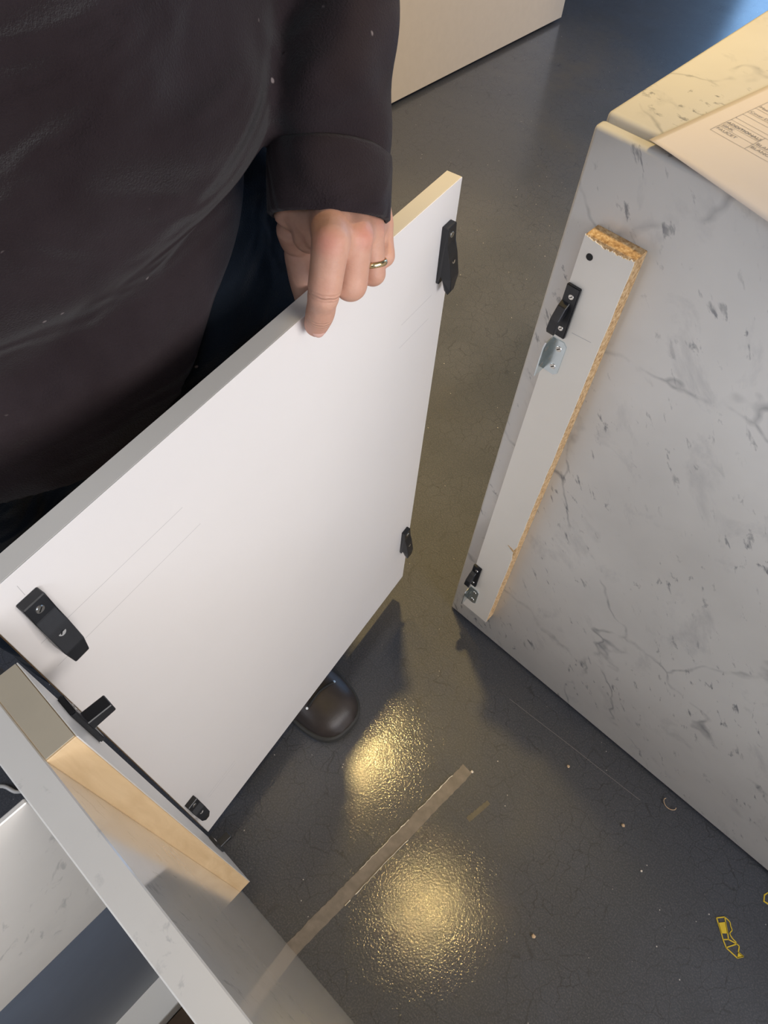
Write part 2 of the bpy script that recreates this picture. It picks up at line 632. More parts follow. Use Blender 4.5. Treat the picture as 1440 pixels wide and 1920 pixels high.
def hook_clip(par, c, nrm, ax, up, L=0.060, Wd=0.015, straight=False):
    """black nylon clip: screwed plate + hooked wing; c = plate centre on the face"""
    C, N, A, U = Vector(c), Vector(nrm), Vector(ax), Vector(up)
    b = bmesh.new()
    f = prism(b, [(-Wd / 2, -L / 2), (Wd / 2, -L / 2), (Wd / 2, L / 2), (-Wd / 2, L / 2)], N * 0.004, C, A, U)
    es = list({e for q in f for e in q.edges})
    bmesh.ops.bevel(b, geom=es, offset=0.0008, segments=2, affect='EDGES')
    # wing rises from the plate's middle and hooks downwards
    prof = [(0.003, 0.012), (0.009, 0.008), (0.0165, -0.004), (0.0185, -0.016), (0.0165, -0.021), (0.0135, -0.019),
            (0.0125, -0.010), (0.008, -0.003), (0.003, -0.002)]
    if straight:
        prof = [(0.003, 0.0062), (0.0205, 0.0050), (0.0205, -0.0050), (0.003, -0.0062)]
    f = prism(b, prof, A * (Wd * 0.62), C - A * (Wd / 2), N, U)
    es = list({e for q in f for e in q.edges})
    bmesh.ops.bevel(b, geom=es, offset=0.0006, segments=1, affect='EDGES')
    o = link('hook_clip', b, BLACK, par)
    for s in (0.019, -0.019):
        screw(o, C + U * s + N * 0.004 + A * Wd * 0.06, N, 0.0030)
    return o


def screw(par, c, nrm, r):
    N = Vector(nrm).normalized()
    q = N.to_track_quat('Z', 'Y').to_matrix()
    X, Y = q.col[0], q.col[1]
    c = Vector(c)
    b = bmesh.new()
    cyl(b, c - N * 0.0005, N, r, r * 0.86, 0.0011, 20)
    o_m = [SCREW, DARK]
    for P, Q in ((X, Y), (Y, X)):
        P2, Q2 = (P + Q).normalized(), (P - Q).normalized() if P is X else (Q - P).normalized()
        prism(b, [(-r * 0.58, -r * 0.13), (r * 0.58, -r * 0.13), (r * 0.58, r * 0.13), (-r * 0.58, r * 0.13)],
              N * 0.0002, c + N * 0.00055, P2, Q2, 1)
    return link('screw', b, o_m, par)


def angle_bracket(par, c, face_ax, up, nrm, L=0.044, w=0.018, fl=0.016):
    """zinc angle: flat leaf on the face, second leaf standing off it. c = fold centre on the face"""
    C, A, U, N = Vector(c), Vector(face_ax), Vector(up), Vector(nrm)
    b = bmesh.new()
    h = L / 2
    prism(b, [(0, -h), (w - 0.004, -h), (w, -h + 0.004), (w, h - 0.004), (w - 0.004, h), (0, h)], N * 0.0014, C, A, U)
    prism(b, [(0, -h), (fl, -h - 0.001), (fl, h - 0.005), (fl - 0.003, h - 0.001), (0, h)], A * 0.0014, C, N, U)
    o = link('angle_bracket', b, ZINC, par)
    for s in (0.012, -0.012):
        screw(o, C + U * s + A * w * 0.60 + N * 0.0014, N, 0.0036)
    for s in (0.011, -0.011):
        b = bmesh.new()
        cyl(b, C + U * s + N * fl * 0.55 + A * 0.0014, A, 0.0030, 0.0030, 0.0003, 16)
        link('bracket_hole', b, SCREW, o)
    return o


BXc = -0.2145 - X0
hook_clip(isl, (BXc, -0.020, 0.7555), (0, -1, 0), (1, 0, 0), (0, 0, 1))
hook_clip(isl, (-0.2165 - X0, -0.020, 0.209), (0, -1, 0), (1, 0, 0), (0, 0, 1))
angle_bracket(isl, (-0.2202 - X0, -0.020, 0.698), (1, 0, 0), (0, 0, 1), (0, -1, 0))
angle_bracket(isl, (-0.2185 - X0, -0.020, 0.146), (1, 0, 0), (0, 0, 1), (0, -1, 0))
# splinter on the batten face and pencil tick
b = bmesh.new()
prism(b, [(0, 0), (0.0125, -0.0085), (0.0135, -0.0035)], (0, -0.0006, 0), (BX1 - 0.0135, -0.0202, 0.345), (1, 0, 0), (0, 0, 1))
link('splinter', b, PARTICLE, bat)
b = bmesh.new()
prism(b, [(0, 0), (0.022, 0.002), (0.022, 0.0025), (0, 0.0006)], (0, -0.0001, 0), (0.050, -0.02005, 0.735), (1, 0, 0), (0, 0, 1))
link('pencil_mark', b, PENCIL, bat)

# ------------------------------------------------------------------ left marble unit (worktop off, seen from above)
LX0, LYF = -0.30, -0.0417
ZL = 0.838
SL = 0.0165
lu = empty('open_marble_cabinet', (LX0, LYF - 0.3, 0), 'open-topped pale marble cabinet with a raw wood batten, at bottom left', 'kitchen cabinet')
L2 = (-LX0, -(LYF - 0.3))


def lb(x, y, z):
    return (x - LX0, y - (LYF - 0.3), z)


b = bmesh.new()
box(b, lb(LX0, LYF - SL, 0.0), lb(0.95, LYF, ZL), 0.0008, 1)
link('side_slab', b, MARBLE_L, lu)
b = bmesh.new()
box(b, lb(-0.1600, LYF - 0.62, 0.585), lb(-0.157, LYF - SL - 0.0004, ZL - 0.001), 0.0006, 1)
link('end_slab', b, MARBLE_L, lu)
b = bmesh.new()
box(b, lb(-0.1620, LYF - 0.62, 0.14), lb(-0.1590, LYF - SL - 0.0004, 0.5845), 0.0006, 1)
link('cabinet_side', b, GREYLAM, lu)
b = bmesh.new()
box(b, lb(-0.172, LYF - 0.62, 0.0), lb(-0.128, LYF - SL - 0.0004, 0.075), 0.001, 1)
link('plinth_rail', b, BATTEN, lu)
b = bmesh.new()
box(b, lb(-0.127, LYF - 0.62, 0.0), lb(0.93, LYF - SL - 0.0004, 0.018), 0.001, 1)
link('bottom_board', b, plain('brown_board', (0.16, 0.10, 0.06), 0.6, var=0.2), lu)
b = bmesh.new()
box(b, lb(0.95, LYF - 0.62, 0.0), lb(0.966, LYF, ZL), 0.0008, 1)
link('far_slab', b, MARBLE_L, lu)
b = bmesh.new()
box(b, lb(-0.157, LYF - 0.636, 0.0), lb(0.966, LYF - 0.62, ZL), 0.0008, 1)
link('back_slab', b, MARBLE_L, lu)
# batten on its outer face
yb = 0.3
bx0, bx1 = -0.2215 - LX0, -0.1665 - LX0
b = bmesh.new()
box(b, (bx0, yb, 0.0795), (bx1, yb + 0.0170, ZL - 0.0006), 0.0004, 1)
for f in b.faces:
    f.material_index = 0
core = link('batten', b, PLY, lu)
core['label'] = 'pale raw wood edge facing the room'
b = bmesh.new()
box(b, (bx0 - 0.0005, yb + 0.0170, 0.0795), (bx1 + 0.0004, yb + 0.0178, ZL), 0.0002, 1)
link('laminate_face', b, EDGE, core)
b = bmesh.new()
box(b, (bx0 - 0.0005, yb + 0.0004, ZL - 0.0005), (bx1 - 0.0010, yb + 0.0166, ZL + 0.0002), 0.0001, 1)
link('end_cap', b, CAPM, core)
yl = yb + 0.0178
hook_clip(lu, (-0.2165 + 0.006 - LX0, yl, 0.7555), (0, 1, 0), (-1, 0, 0), (0, 0, 1), straight=True)
hook_clip(lu, (-0.2165 + 0.006 - LX0, yl, 0.209), (0, 1, 0), (-1, 0, 0), (0, 0, 1), straight=True)

# ------------------------------------------------------------------ removable end panel held by the man
PW, PT, PH, PZ = 0.5165, 0.0160, 0.763, 0.087
ang = math.atan2(0.1525, 0.9883)
pan = empty('end_panel', (-0.258, -0.023, PZ), 'white laminated cabinet end panel with black clips, held upright by the man', 'panel', ang)
b = bmesh.new()
box(b, (-PT, 0, 0), (-0.0010, PW, PH - 0.0008), 0.0004, 1)
core = link('board', b, PARTICLE, pan)
b = bmesh.new()
box(b, (-0.0010, 0, 0), (0, PW, PH), 0.0003, 1)
link('laminate_face', b, WHITE, core)
b = bmesh.new()
box(b, (-PT, 0.0002, PH - 0.0008), (-0.0010, PW, PH), 0.0002, 1)
link('top_edge_band', b, EDGE, core)
b = bmesh.new()
box(b, (-PT, PW, 0), (-0.0002, PW + 0.0006, PH - 0.001), 0.0001, 1)
link('side_edge_band', b, WHITE, core)


def wedge_clip(y, z, flip=1):
    """black clip on the panel face: thin screwed top, thicker hooked foot pointing down"""
    w = 0.0155
    b = bmesh.new()
    prof = [(0.0, 0.0), (0.0035, 0.000), (0.0045, 0.012), (0.0075, 0.010), (0.0085, -0.006), (0.0130, -0.0105), (0.0165, -0.004),
            (0.0170, 0.012), (0.0120, 0.034), (0.0075, 0.046), (0.0070, 0.064), (0.0, 0.064)]
    f = prism(b, prof, (0, w, 0), (0.0, y - w / 2, z), (1, 0, 0), (0, 0, 1))
    # chamfer the foot in plan
    for v in b.verts:
        if v.co.z < z - 0.004:
            v.co.y = y + (v.co.y - y) * 0.42
        elif v.co.z < z + 0.002:
            v.co.y = y + (v.co.y - y) * 0.80
    es = list({e for q in f for e in q.edges})
    bmesh.ops.bevel(b, geom=es, offset=0.0007, segments=1, affect='EDGES')
    o = link('hook_clip', b, BLACK, pan)
    screw(o, (0.0072, y, z + 0.055), (1, 0, 0.02), 0.0032)
    screw(o, (0.0125, y, z + 0.029), (1, 0, 0.36), 0.0032)
    return o


CZ1, CZ2 = 0.762 - PZ, 0.212 - PZ
wedge_clip(0.0235, CZ1)
wedge_clip(0.0105, CZ2)
wedge_clip(PW - 0.0185, CZ1 - 0.012)
wedge_clip(PW - 0.0185, CZ2 - 0.002)


def pencil(y0, z0, y1, z1):
    b = bmesh.new()
    a, c = Vector((0.00003, y0, z0)), Vector((0.00003, y1, z1))
    d = (c - a).normalized()
    s = Vector((1, 0, 0)).cross(d) * 0.00022
    v = [b.verts.new(p) for p in (a - s, c - s, c + s, a + s)]
    b.faces.new(v)
    link('pencil_mark', b, PENCIL, core)


pencil(0.010, 0.655, 0.150, 0.655)
pencil(0.012, 0.690, 0.140, 0.690)
pencil(0.030, 0.120, 0.085, 0.120)
pencil(0.030, 0.131, 0.085, 0.131)
pencil(PW - 0.085, 0.652, PW - 0.030, 0.652)
pencil(PW - 0.085, 0.622, PW - 0.030, 0.622)
pencil(0.0235, 0.740, 0.0235, 0.752)

# ------------------------------------------------------------------ paper on the island
TZ = 0.9167
pap = empty('paper_sheet', (-0.205, 0.5415, TZ), 'white printed order form overhanging the marble worktop edge', 'paper', math.atan2(-0.16, 0.987))
ca, sa = 0.987, -0.16


def drop(wy):
    t = max(0.0, 0.541 - wy)
    return 0.40 * (t - 0.0015) if t > 0.003 else 0.40 * t * t / 0.006


def pz(x, y):
    wy = 0.5415 + x * sa + y * ca
    return 0.0004 - drop(wy)


b = bmesh.new()
nx, ny = 60, 40
grid = [[b.verts.new((0.297 * i / nx, 0.21 * j / ny, pz(0.297 * i / nx, 0.21 * j / ny))) for j in range(ny + 1)] for i in range(nx + 1)]
for i in range(nx):
    for j in range(ny):
        b.faces.new((grid[i][j], grid[i + 1][j], grid[i + 1][j + 1], grid[i][j + 1]))
sheet = link('sheet', b, PAPER, pap, True)
sheet.modifiers.new('thick', 'SOLIDIFY').thickness = 0.00015


def to_local(wx, wy):
    dx, dy = wx + 0.205, wy - 0.5415
    return dx * ca + dy * sa, -dx * sa + dy * ca


tx, ty = to_local(-0.179, 0.592)


def inkline(x0, y0, x1, y1, w=0.00016):
    a, c = Vector((x0, y0, 0.0007)), Vector((x1, y1, 0.0007))
    d = (c - a).normalized()
    s = Vector((0, 0, 1)).cross(d) * w
    return (a - s, c - s, c + s, a + s)


b = bmesh.new()
rows = [0.0, 0.0113, 0.0183, 0.0275, 0.0335, 0.0433, 0.0495, 0.0608, 0.0792]
for r in rows:
    x1 = 0.033 if r in (0.0183,) else 0.11
    if r == 0.0275:
        x1 = 0.042
    b.faces.new([b.verts.new(p) for p in inkline(tx, ty + r, tx + x1, ty + r)])
b.faces.new([b.verts.new(p) for p in inkline(tx, ty, tx, ty + 0.09)])
b.faces.new([b.verts.new(p) for p in inkline(tx + 0.033, ty, tx + 0.033, ty + 0.0275)])
link('table_rules', b, INK, pap)


def text(s, x, y, size, bold=False):
    cu = bpy.data.curves.new('print', 'FONT')
    cu.body = s
    cu.size = size
    if bold:
        cu.offset = 0.00008
    cu.materials.append(INK)
    o = bpy.data.objects.new('print', cu)
    COL.objects.link(o)
    bpy.context.view_layer.update()
    me = bpy.data.meshes.new_from_object(o.evaluated_get(bpy.context.evaluated_depsgraph_get()))
    bpy.data.objects.remove(o)
    o = bpy.data.objects.new('printed_word', me)
    COL.objects.link(o)
    o.parent = pap
    o.location = (x, y, 0.0008)
    o['kind'] = 'stuff'
    return o


text('FAUCET', tx + 0.001, ty + 0.0055, 0.0052)
text('SINK', tx + 0.001, ty + 0.0128, 0.0052)
text('ADDITIONALS', tx + 0.001, ty + 0.0200, 0.0050, True)
text('BLANCO', tx + 0.034, ty + 0.0055, 0.0052)
text('BLANCO', tx + 0.034, ty + 0.0128, 0.0052)
text('Cover Diameter', tx + 0.001, ty + 0.0510, 0.0048)
text('Main', tx + 0.001, ty + 0.0640, 0.0048)

# ------------------------------------------------------------------ pale island far behind
far = empty('display_island', (-1.98, 1.15, 0), 'long cream-white display island behind the man, at the top', 'kitchen island')
b = bmesh.new()
box(b, (-0.40, -1.6, 0.012), (0.405, 1.645, 0.88), 0.002, 1)
link('body', b, CAB, far)
b = bmesh.new()
box(b, (-0.42, -1.62, 0.8802), (0.410, 1.650, 0.905), 0.003, 2)
link('worktop', b, CABTOP, far)
b = bmesh.new()
box(b, (-0.38, -1.58, 0.0), (0.385, 1.62, 0.0118))
link('plinth', b, DARK, far)

# ------------------------------------------------------------------ the man
man = empty('person', (-0.50, 0.14, 0), 'person in a dark fleece jumper gripping the white panel and pointing down', 'person')
MO = Vector((-0.50, 0.14, 0))


def rel(p):
    lean = 0.36 * max(0.0, p[2] - 1.06)
    return (p[0] + lean - MO.x, p[1] - MO.y, p[2]) + tuple(p[3:])


def T(bm, pts, **kw):
    return tube(bm, [rel(p) for p in pts], **kw)


CY = 0.13
RINGS = [(0.775, -0.530, 0.184, 0.186), (0.80, -0.530, 0.184, 0.198), (0.84, -0.530, 0.176, 0.220), (0.875, -0.532, 0.165, 0.238), (0.900, -0.532, 0.176, 0.252),
         (0.935, -0.530, 0.196, 0.262), (1.00, -0.530, 0.206, 0.268), (1.10, -0.530, 0.196, 0.258), (1.20, -0.535, 0.172, 0.240),
         (1.30, -0.540, 0.148, 0.232), (1.38, -0.545, 0.125, 0.222), (1.44, -0.55, 0.095, 0.165), (1.475, -0.55, 0.068, 0.085), (1.50, -0.55, 0.060, 0.062)]
HANDW = {}


def tri(a, b_, c, r=0.0):
    return a


# left arm joints (world)
SHO, ELB, WRI = (-0.545, 0.325, 1.385), (-0.475, 0.455, 1.112), (-0.345, 0.334, 0.925)


def torso(bm, shrink=0.0, wr=True):
    rs = spline(RINGS, 10)
    seg = 96
    rings = []
    for r in rs:
        z, cx, a, w = r
        ring = []
        for i in range(seg):
            t = 2 * math.pi * i / seg
            ct, st = math.cos(t), math.sin(t)
            e = 0.92
            x = math.copysign(abs(ct) ** e, ct)
            y = math.copysign(abs(st) ** e, st)
            k = 1.0
            zz = z
            if wr:
                # soft folds: sagging swags across the belly and a few diagonals
                nz = mnoise.noise(Vector((x * 1.6 + 3, y * 1.6, z * 5.0)))
                k += 0.045 * nz + 0.02 * mnoise.noise(Vector((x * 3.5 + 7, y * 3.5, z * 11.0)))
                k += 0.022 * math.sin(26 * (z + 0.10 * st * st) + 3 * t) * math.exp(-((z - 1.02) / 0.10) ** 2)
                k += 0.012 * math.sin(38 * z - 4.5 * t) * math.exp(-((z - 0.85) / 0.05) ** 2)
                side = min(1.0, max(0.0, st) / 0.5) ** 1.3
                zz = z + 0.070 * side * max(0.0, min(1.0, (0.90 - z) / 0.12)) + 0.028 * side * math.exp(-((z - 0.885) / 0.05) ** 2)
            ring.append(bm.verts.new(rel((cx + (a - shrink) * x * k, CY + (w - shrink) * y * k, zz))))
        rings.append(ring)
    for r0, r1 in zip(rings, rings[1:]):
        for i in range(seg):
            bm.faces.new((r0[i], r0[(i + 1) % seg], r1[(i + 1) % seg], r1[i]))
    bm.faces.new(rings[0][::-1])
    bm.faces.new(rings[-1])


# ---- skin body (one continuous surface)
b = bmesh.new()
T(b, [(-0.55, CY, 1.36, 0.070), (-0.55, CY, 1.46, 0.058), (-0.545, CY, 1.54, 0.056)])                     # neck
T(b, [(-0.55, CY, 1.60, 0.070, 0.085), (-0.548, CY, 1.66, 0.076, 0.095), (-0.55, CY, 1.71, 0.066, 0.082)], up=(1, 0, 0))   # skull
T(b, [(-0.500, CY, 1.525, 0.030), (-0.515, CY, 1.56, 0.052), (-0.53, CY, 1.61, 0.062)])                    # jaw
T(b, [(-0.462, CY, 1.645, 0.007), (-0.447, CY, 1.610, 0.012), (-0.452, CY, 1.603, 0.014)], n=4)            # nose
for s in (-1, 1):
    T(b, [(-0.548, CY + s * 0.077, 1.60, 0.007, 0.010), (-0.548, CY + s * 0.083, 1.635, 0.008, 0.016)], n=3)   # ear
    T(b, [(-0.463, CY + s * 0.030, 1.652, 0.010), (-0.463, CY + s * 0.034, 1.652, 0.010)], n=2)               # brow
T(b, [(-0.456, CY - 0.022, 1.572, 0.006), (-0.449, CY, 1.574, 0.007), (-0.456, CY + 0.022, 1.572, 0.006)], n=4)     # lips
# trunk + legs inside the clothes
T(b, [(-0.54, CY, 0.86, 0.15, 0.12), (-0.54, CY, 1.0, 0.16, 0.14), (-0.54, CY, 1.2, 0.17, 0.12), (-0.55, CY, 1.36, 0.16, 0.08)], up=(1, 0, 0))
LEG_L = [(-0.475, 0.235, 0.82), (-0.435, 0.255, 0.49), (-0.490, 0.240, 0.10)]
LEG_R = [(-0.520, 0.045, 0.82), (-0.505, 0.030, 0.49), (-0.520, 0.030, 0.10)]
for L in (LEG_L, LEG_R):
    T(b, [L[0] + (0.085,), L[1] + (0.052,), L[2] + (0.038,)])
    T(b, [L[2] + (0.036,), (L[2][0] + 0.03, L[2][1], 0.055, 0.034), (L[2][0] + 0.13, L[2][1], 0.038, 0.022)])
# arms
T(b, [SHO + (0.055,), ELB + (0.040,), (-0.398, 0.388, 1.005, 0.034), WRI + (0.026,)])
SHR, ELR, WRR = (-0.555, -0.070, 1.385), (-0.60, -0.150, 1.12), (-0.55, -0.155, 0.88)
T(b, [SHR + (0.055,), ELR + (0.040,), WRR + (0.027,)])
# right hand hanging by the thigh
T(b, [WRR + (0.030, 0.018), (-0.545, -0.155, 0.83, 0.038, 0.015), (-0.54, -0.155, 0.795, 0.038, 0.013)], up=(0, 1, 0))
for i, (dx, ln) in enumerate(((-0.032, 0.058), (-0.011, 0.078), (0.011, 0.082), (0.031, 0.072))):
    x = -0.54 + dx
    T(b, [(x, -0.155, 0.795, 0.0095), (x + 0.002, -0.152, 0.795 - ln * 0.55, 0.0090), (x + 0.001, -0.142, 0.795 - ln, 0.0075)], n=4)
T(b, [(-0.525, -0.150, 0.865, 0.014), (-0.490, -0.145, 0.835, 0.012), (-0.478, -0.140, 0.800, 0.009)], n=4)

# ---- left hand: joints from HAND table (x, y, z)
#HAND#
iM = (-0.2882, 0.2774, 0.9125)
iP = (-0.2809, 0.2630, 0.8850)
iD = (-0.2871, 0.2640, 0.8606)
iT = (-0.2928, 0.2651, 0.8458)
mM = (-0.2901, 0.3028, 0.9016)
mP = (-0.2819, 0.2896, 0.8750)
mD = (-0.2926, 0.2994, 0.8619)
mT = (-0.3005, 0.3080, 0.8515)
rM = (-0.2998, 0.3268, 0.8905)
rP = (-0.2887, 0.3204, 0.8641)
rD = (-0.2996, 0.3319, 0.8508)
rT = (-0.3057, 0.3387, 0.8426)
pM = (-0.3154, 0.3557, 0.8748)
pP = (-0.2971, 0.3416, 0.8637)
pD = (-0.3054, 0.3500, 0.8538)
pT = (-0.3090, 0.3537, 0.8480)
tC = (-0.3424, 0.2944, 0.9010)
tM = (-0.3440, 0.2980, 0.8662)
tI = (-0.3356, 0.2932, 0.8457)
tT = (-0.3333, 0.2912, 0.8328)
wA = (-0.3451, 0.3268, 0.9173)
wB = (-0.3228, 0.3465, 0.9145)

# palm and back of the hand
def lerp(a, b_, t):
    return tuple(x + (y - x) * t for x, y in zip(a, b_))


def off(p, dx, dy, dz):
    return (p[0] + dx, p[1] + dy, p[2] + dz)


for m, w0, r0, r1 in ((iM, wA, 0.018, 0.0130), (mM, lerp(wA, wB, 0.4), 0.018, 0.0130), (rM, lerp(wA, wB, 0.7), 0.018, 0.0122), (pM, wB, 0.017, 0.0112)):
    T(b, [w0 + (r0,), off(lerp(w0, m, 0.55), -0.0035, 0.0035, -0.003) + ((r0 + r1) / 2 - 0.001,), m + (r1,)], n=6, seg=16)
# fill between the metacarpals, and the fleshy palm side
T(b, [lerp(wA, wB, 0.5) + (0.022,), off(lerp(mM, rM, 0.4), -0.014, 0.010, -0.014) + (0.016,)], n=4, seg=16)
T(b, [wA + (0.016,), off(lerp(iM, tM, 0.40), -0.012, 0.004, 0.000) + (0.013,)], n=4, seg=16)
T(b, [tC + (0.013,), off(lerp(iM, tM, 0.30), -0.008, 0.004, 0.002) + (0.011,)], n=4, seg=16)
for a_, b_ in ((iM, mM), (mM, rM), (rM, pM)):
    T(b, [off(lerp(a_, b_, 0.0), -0.003, 0.003, -0.002) + (0.0112,), off(lerp(a_, b_, 1.0), -0.003, 0.003, -0.002) + (0.0105,)], n=3, seg=14)
T(b, [iM + (0.0132,), lerp(iM, iP, 0.5) + (0.0122,), iP + (0.0118,), lerp(iP, iD, 0.5) + (0.0106,), iD + (0.0106,), iT + (0.0092,)], n=5, seg=18)
T(b, [mM + (0.0125,), lerp(mM, mP, 0.5) + (0.0122,), mP + (0.0124,)], n=5, seg=18)
T(b, [mP + (0.0124,), mD + (0.0106,), mT + (0.0085,)], n=5, seg=18)
T(b, [rM + (0.0118,), lerp(rM, rP, 0.5) + (0.0102,), rP + (0.0100,)], n=5, seg=18)
T(b, [rP + (0.0100,), rD + (0.0090,), rT + (0.0080,)], n=5, seg=18)
T(b, [pM + (0.0108,), lerp(pM, pP, 0.5) + (0.0092,), pP + (0.0088,)], n=5, seg=18)
T(b, [pP + (0.0088,), pD + (0.0078,), pT + (0.0070,)], n=5, seg=18)
T(b, [wA + (0.014,), tC + (0.0150,), tM + (0.0128,), tI + (0.0118,), tT + (0.0092,)], n=5, seg=18)
CREASE = [(rel(p), tuple((Vector(q_) - Vector(o_)).normalized()), r_) for p, o_, q_, r_ in
          ((iP, iM, iD, 0.014), (iD, iP, iT, 0.012))]
skin = mat_skin([
    (rel(off(iM, 0.004, -0.006, 0.004)), 0.012, (0.55, 0.15, 0.11, 1), 0.55),
    (rel(off(mM, 0.008, 0.000, 0.006)), 0.012, (0.58, 0.17, 0.13, 1), 0.5),
    (rel(off(rM, 0.006, 0.004, 0.006)), 0.010, (0.60, 0.22, 0.16, 1), 0.3),
    (rel(off(iP, 0.004, -0.004, 0.006)), 0.011, (0.52, 0.22, 0.15, 1), 0.35),
    (rel(iT), 0.016, (0.62, 0.28, 0.22, 1), 0.45),
])
body = link('body', b, skin, man, True)
remesh(body, 0.0019, 5, 0.5)

# nail, ring
N = Vector(iT) + Vector((0.0060, -0.0035, 0.0010))
b = bmesh.new()
bmesh.ops.create_uvsphere(b, u_segments=20, v_segments=12, radius=1.0)
q = Vector((0.75, -0.45, 0.30)).to_track_quat('Z', 'Y').to_matrix().to_4x4()
bmesh.ops.transform(b, matrix=Matrix.Translation(Vector(rel(tuple(N)))) @ q @ Matrix.Diagonal((0.0050, 0.0058, 0.0026, 1)), verts=b.verts[:])
link('fingernail', b, NAIL, man, True)
rc = Vector(lerp(rM, rP, 0.74))
rd = (Vector(rP) - Vector(rM)).normalized()
b = bmesh.new()
q = rd.to_track_quat('Z', 'Y').to_matrix()
R0, seg, sseg = 0.01075, 40, 10
rr = []
for i in range(seg):
    a = 2 * math.pi * i / seg
    d = q.col[0] * math.cos(a) + q.col[1] * math.sin(a)
    rr.append([b.verts.new(Vector(rel(tuple(rc + d * (R0 + 0.0009 * math.cos(2 * math.pi * j / sseg)) + rd * 0.0020 * math.sin(2 * math.pi * j / sseg))))) for j in range(sseg)])
for i in range(seg):
    for j in range(sseg):
        b.faces.new((rr[i][j], rr[(i + 1) % seg][j], rr[(i + 1) % seg][(j + 1) % sseg], rr[i][(j + 1) % sseg]))
link('wedding_ring', b, GOLD, man, True)

# eyes and hair (head is outside the frame)
for s in (-1, 1):
    b = bmesh.new()
    bmesh.ops.create_uvsphere(b, u_segments=12, v_segments=8, radius=0.010)
    bmesh.ops.transform(b, matrix=Matrix.Translation(Vector(rel((-0.462, CY + s * 0.031, 1.638)))), verts=b.verts[:])
    link('eye', b, CABTOP, man, True)
b = bmesh.new()
T(b, [(-0.575, CY, 1.60, 0.070, 0.065), (-0.566, CY, 1.67, 0.081, 0.092), (-0.558, CY, 1.725, 0.068, 0.086)], up=(1, 0, 0))
link('hair', b, HAIR, man, True)


# ---- jumper
def slv(c, a):
    # rumples around the sleeve
    p = c
    return 1 + 0.10 * math.sin(80 * p.z + 2.4 * math.sin(a + 9 * p.z)) * (0.6 + 0.4 * math.sin(a * 1 + 1.0)) + 0.09 * mnoise.noise(Vector((p.x * 20, math.cos(a) * 1.5, p.z * 22 + math.sin(a))))


b = bmesh.new()
torso(b)
cu0 = Vector((-0.3290, 0.3165, 0.9025))
fd = Vector((-0.453, 0.484, 0.7485)).normalized()
T(b, [(-0.545, 0.27, 1.37, 0.085), (-0.535, 0.335, 1.32, 0.072), ELB + (0.056,), tuple(cu0 + fd * 0.19) + (0.0450,), tuple(cu0 + fd * 0.14) + (0.0430,), tuple(cu0 + fd * 0.09) + (0.0440,), tuple(cu0 + fd * 0.055) + (0.0460,), tuple(cu0 + fd * 0.030) + (0.0400,)],
  n=14, seg=48, wrinkle=slv, up=(1, 0, 0))
T(b, [(-0.55, -0.01, 1.37, 0.085), (-0.56, -0.078, 1.32, 0.072), ELR + (0.058,), WRR + (0.042,)], n=10, seg=32, wrinkle=slv, up=(1, 0, 0))
T(b, [(-0.55, CY, 1.44, 0.075), (-0.548, CY, 1.495, 0.062)], n=3, seg=32)
jump = link('jumper', b, FLEECE, man, True)
remesh(jump, 0.0042, 3, 0.5)

# turned-back cuff: an open thick band
b = bmesh.new()
sg = 48
U = Vector((1, 0, 0))
side = fd.cross(U).normalized()
u2 = side.cross(fd).normalized()
ringsets = []
for (t, ro) in ((-0.010, 0.0435), (-0.008, 0.0464), (0.010, 0.0466), (0.026, 0.0466), (0.033, 0.0460), (0.036, 0.0435), (0.034, 0.039), (0.020, 0.0405), (-0.009, 0.0415)):
    ring = []
    for i in range(sg):
        a = 2 * math.pi * i / sg
        k = 1 + 0.018 * math.sin(3 * a + 1) 
        ring.append(b.verts.new(Vector(rel(tuple(cu0 + fd * t + (side * math.cos(a) * 1.02 + u2 * math.sin(a) * 0.92) * ro * k)))))
    ringsets.append(ring)
ringsets.append(ringsets[0])
for r0, r1 in zip(ringsets, ringsets[1:]):
    for i in range(sg):
        b.faces.new((r0[i], r0[(i + 1) % sg], r1[(i + 1) % sg], r1[i]))
cuff = link('cuff', b, FLEECE, jump, True)

# ---- trousers
b = bmesh.new()


def tw(c, a):
    return 1 + 0.03 * math.sin(40 * c.z + 2 * a) + 0.03 * mnoise.noise(Vector((c.x * 8, a, c.z * 9)))


T(b, [(-0.530, CY, 0.75, 0.195, 0.135), (-0.530, CY, 0.83, 0.215, 0.155), (-0.535, CY, 0.92, 0.200, 0.145)], n=6, seg=48, up=(1, 0, 0))
T(b, [(-0.485, 0.245, 0.80, 0.125), (-0.460, 0.262, 0.66, 0.112), LEG_L[1] + (0.088,), (-0.470, 0.248, 0.28, 0.078), LEG_L[2] + (0.076,)], n=10, seg=36, wrinkle=tw, caps=True)
T(b, [(-0.520, 0.040, 0.80, 0.120), (-0.515, 0.032, 0.66, 0.105), LEG_R[1] + (0.088,), (-0.515, 0.03, 0.28, 0.078), LEG_R[2] + (0.076,)], n=10, seg=36, wrinkle=tw, caps=True)
T(b, [(-0.47, 0.310, 0.86, 0.060), (-0.455, 0.330, 0.76, 0.060), (-0.455, 0.320, 0.64, 0.050)], n=5, seg=24)
tr = link('trousers', b, TROUSER, man, True)
remesh(tr, 0.006, 4, 0.5)


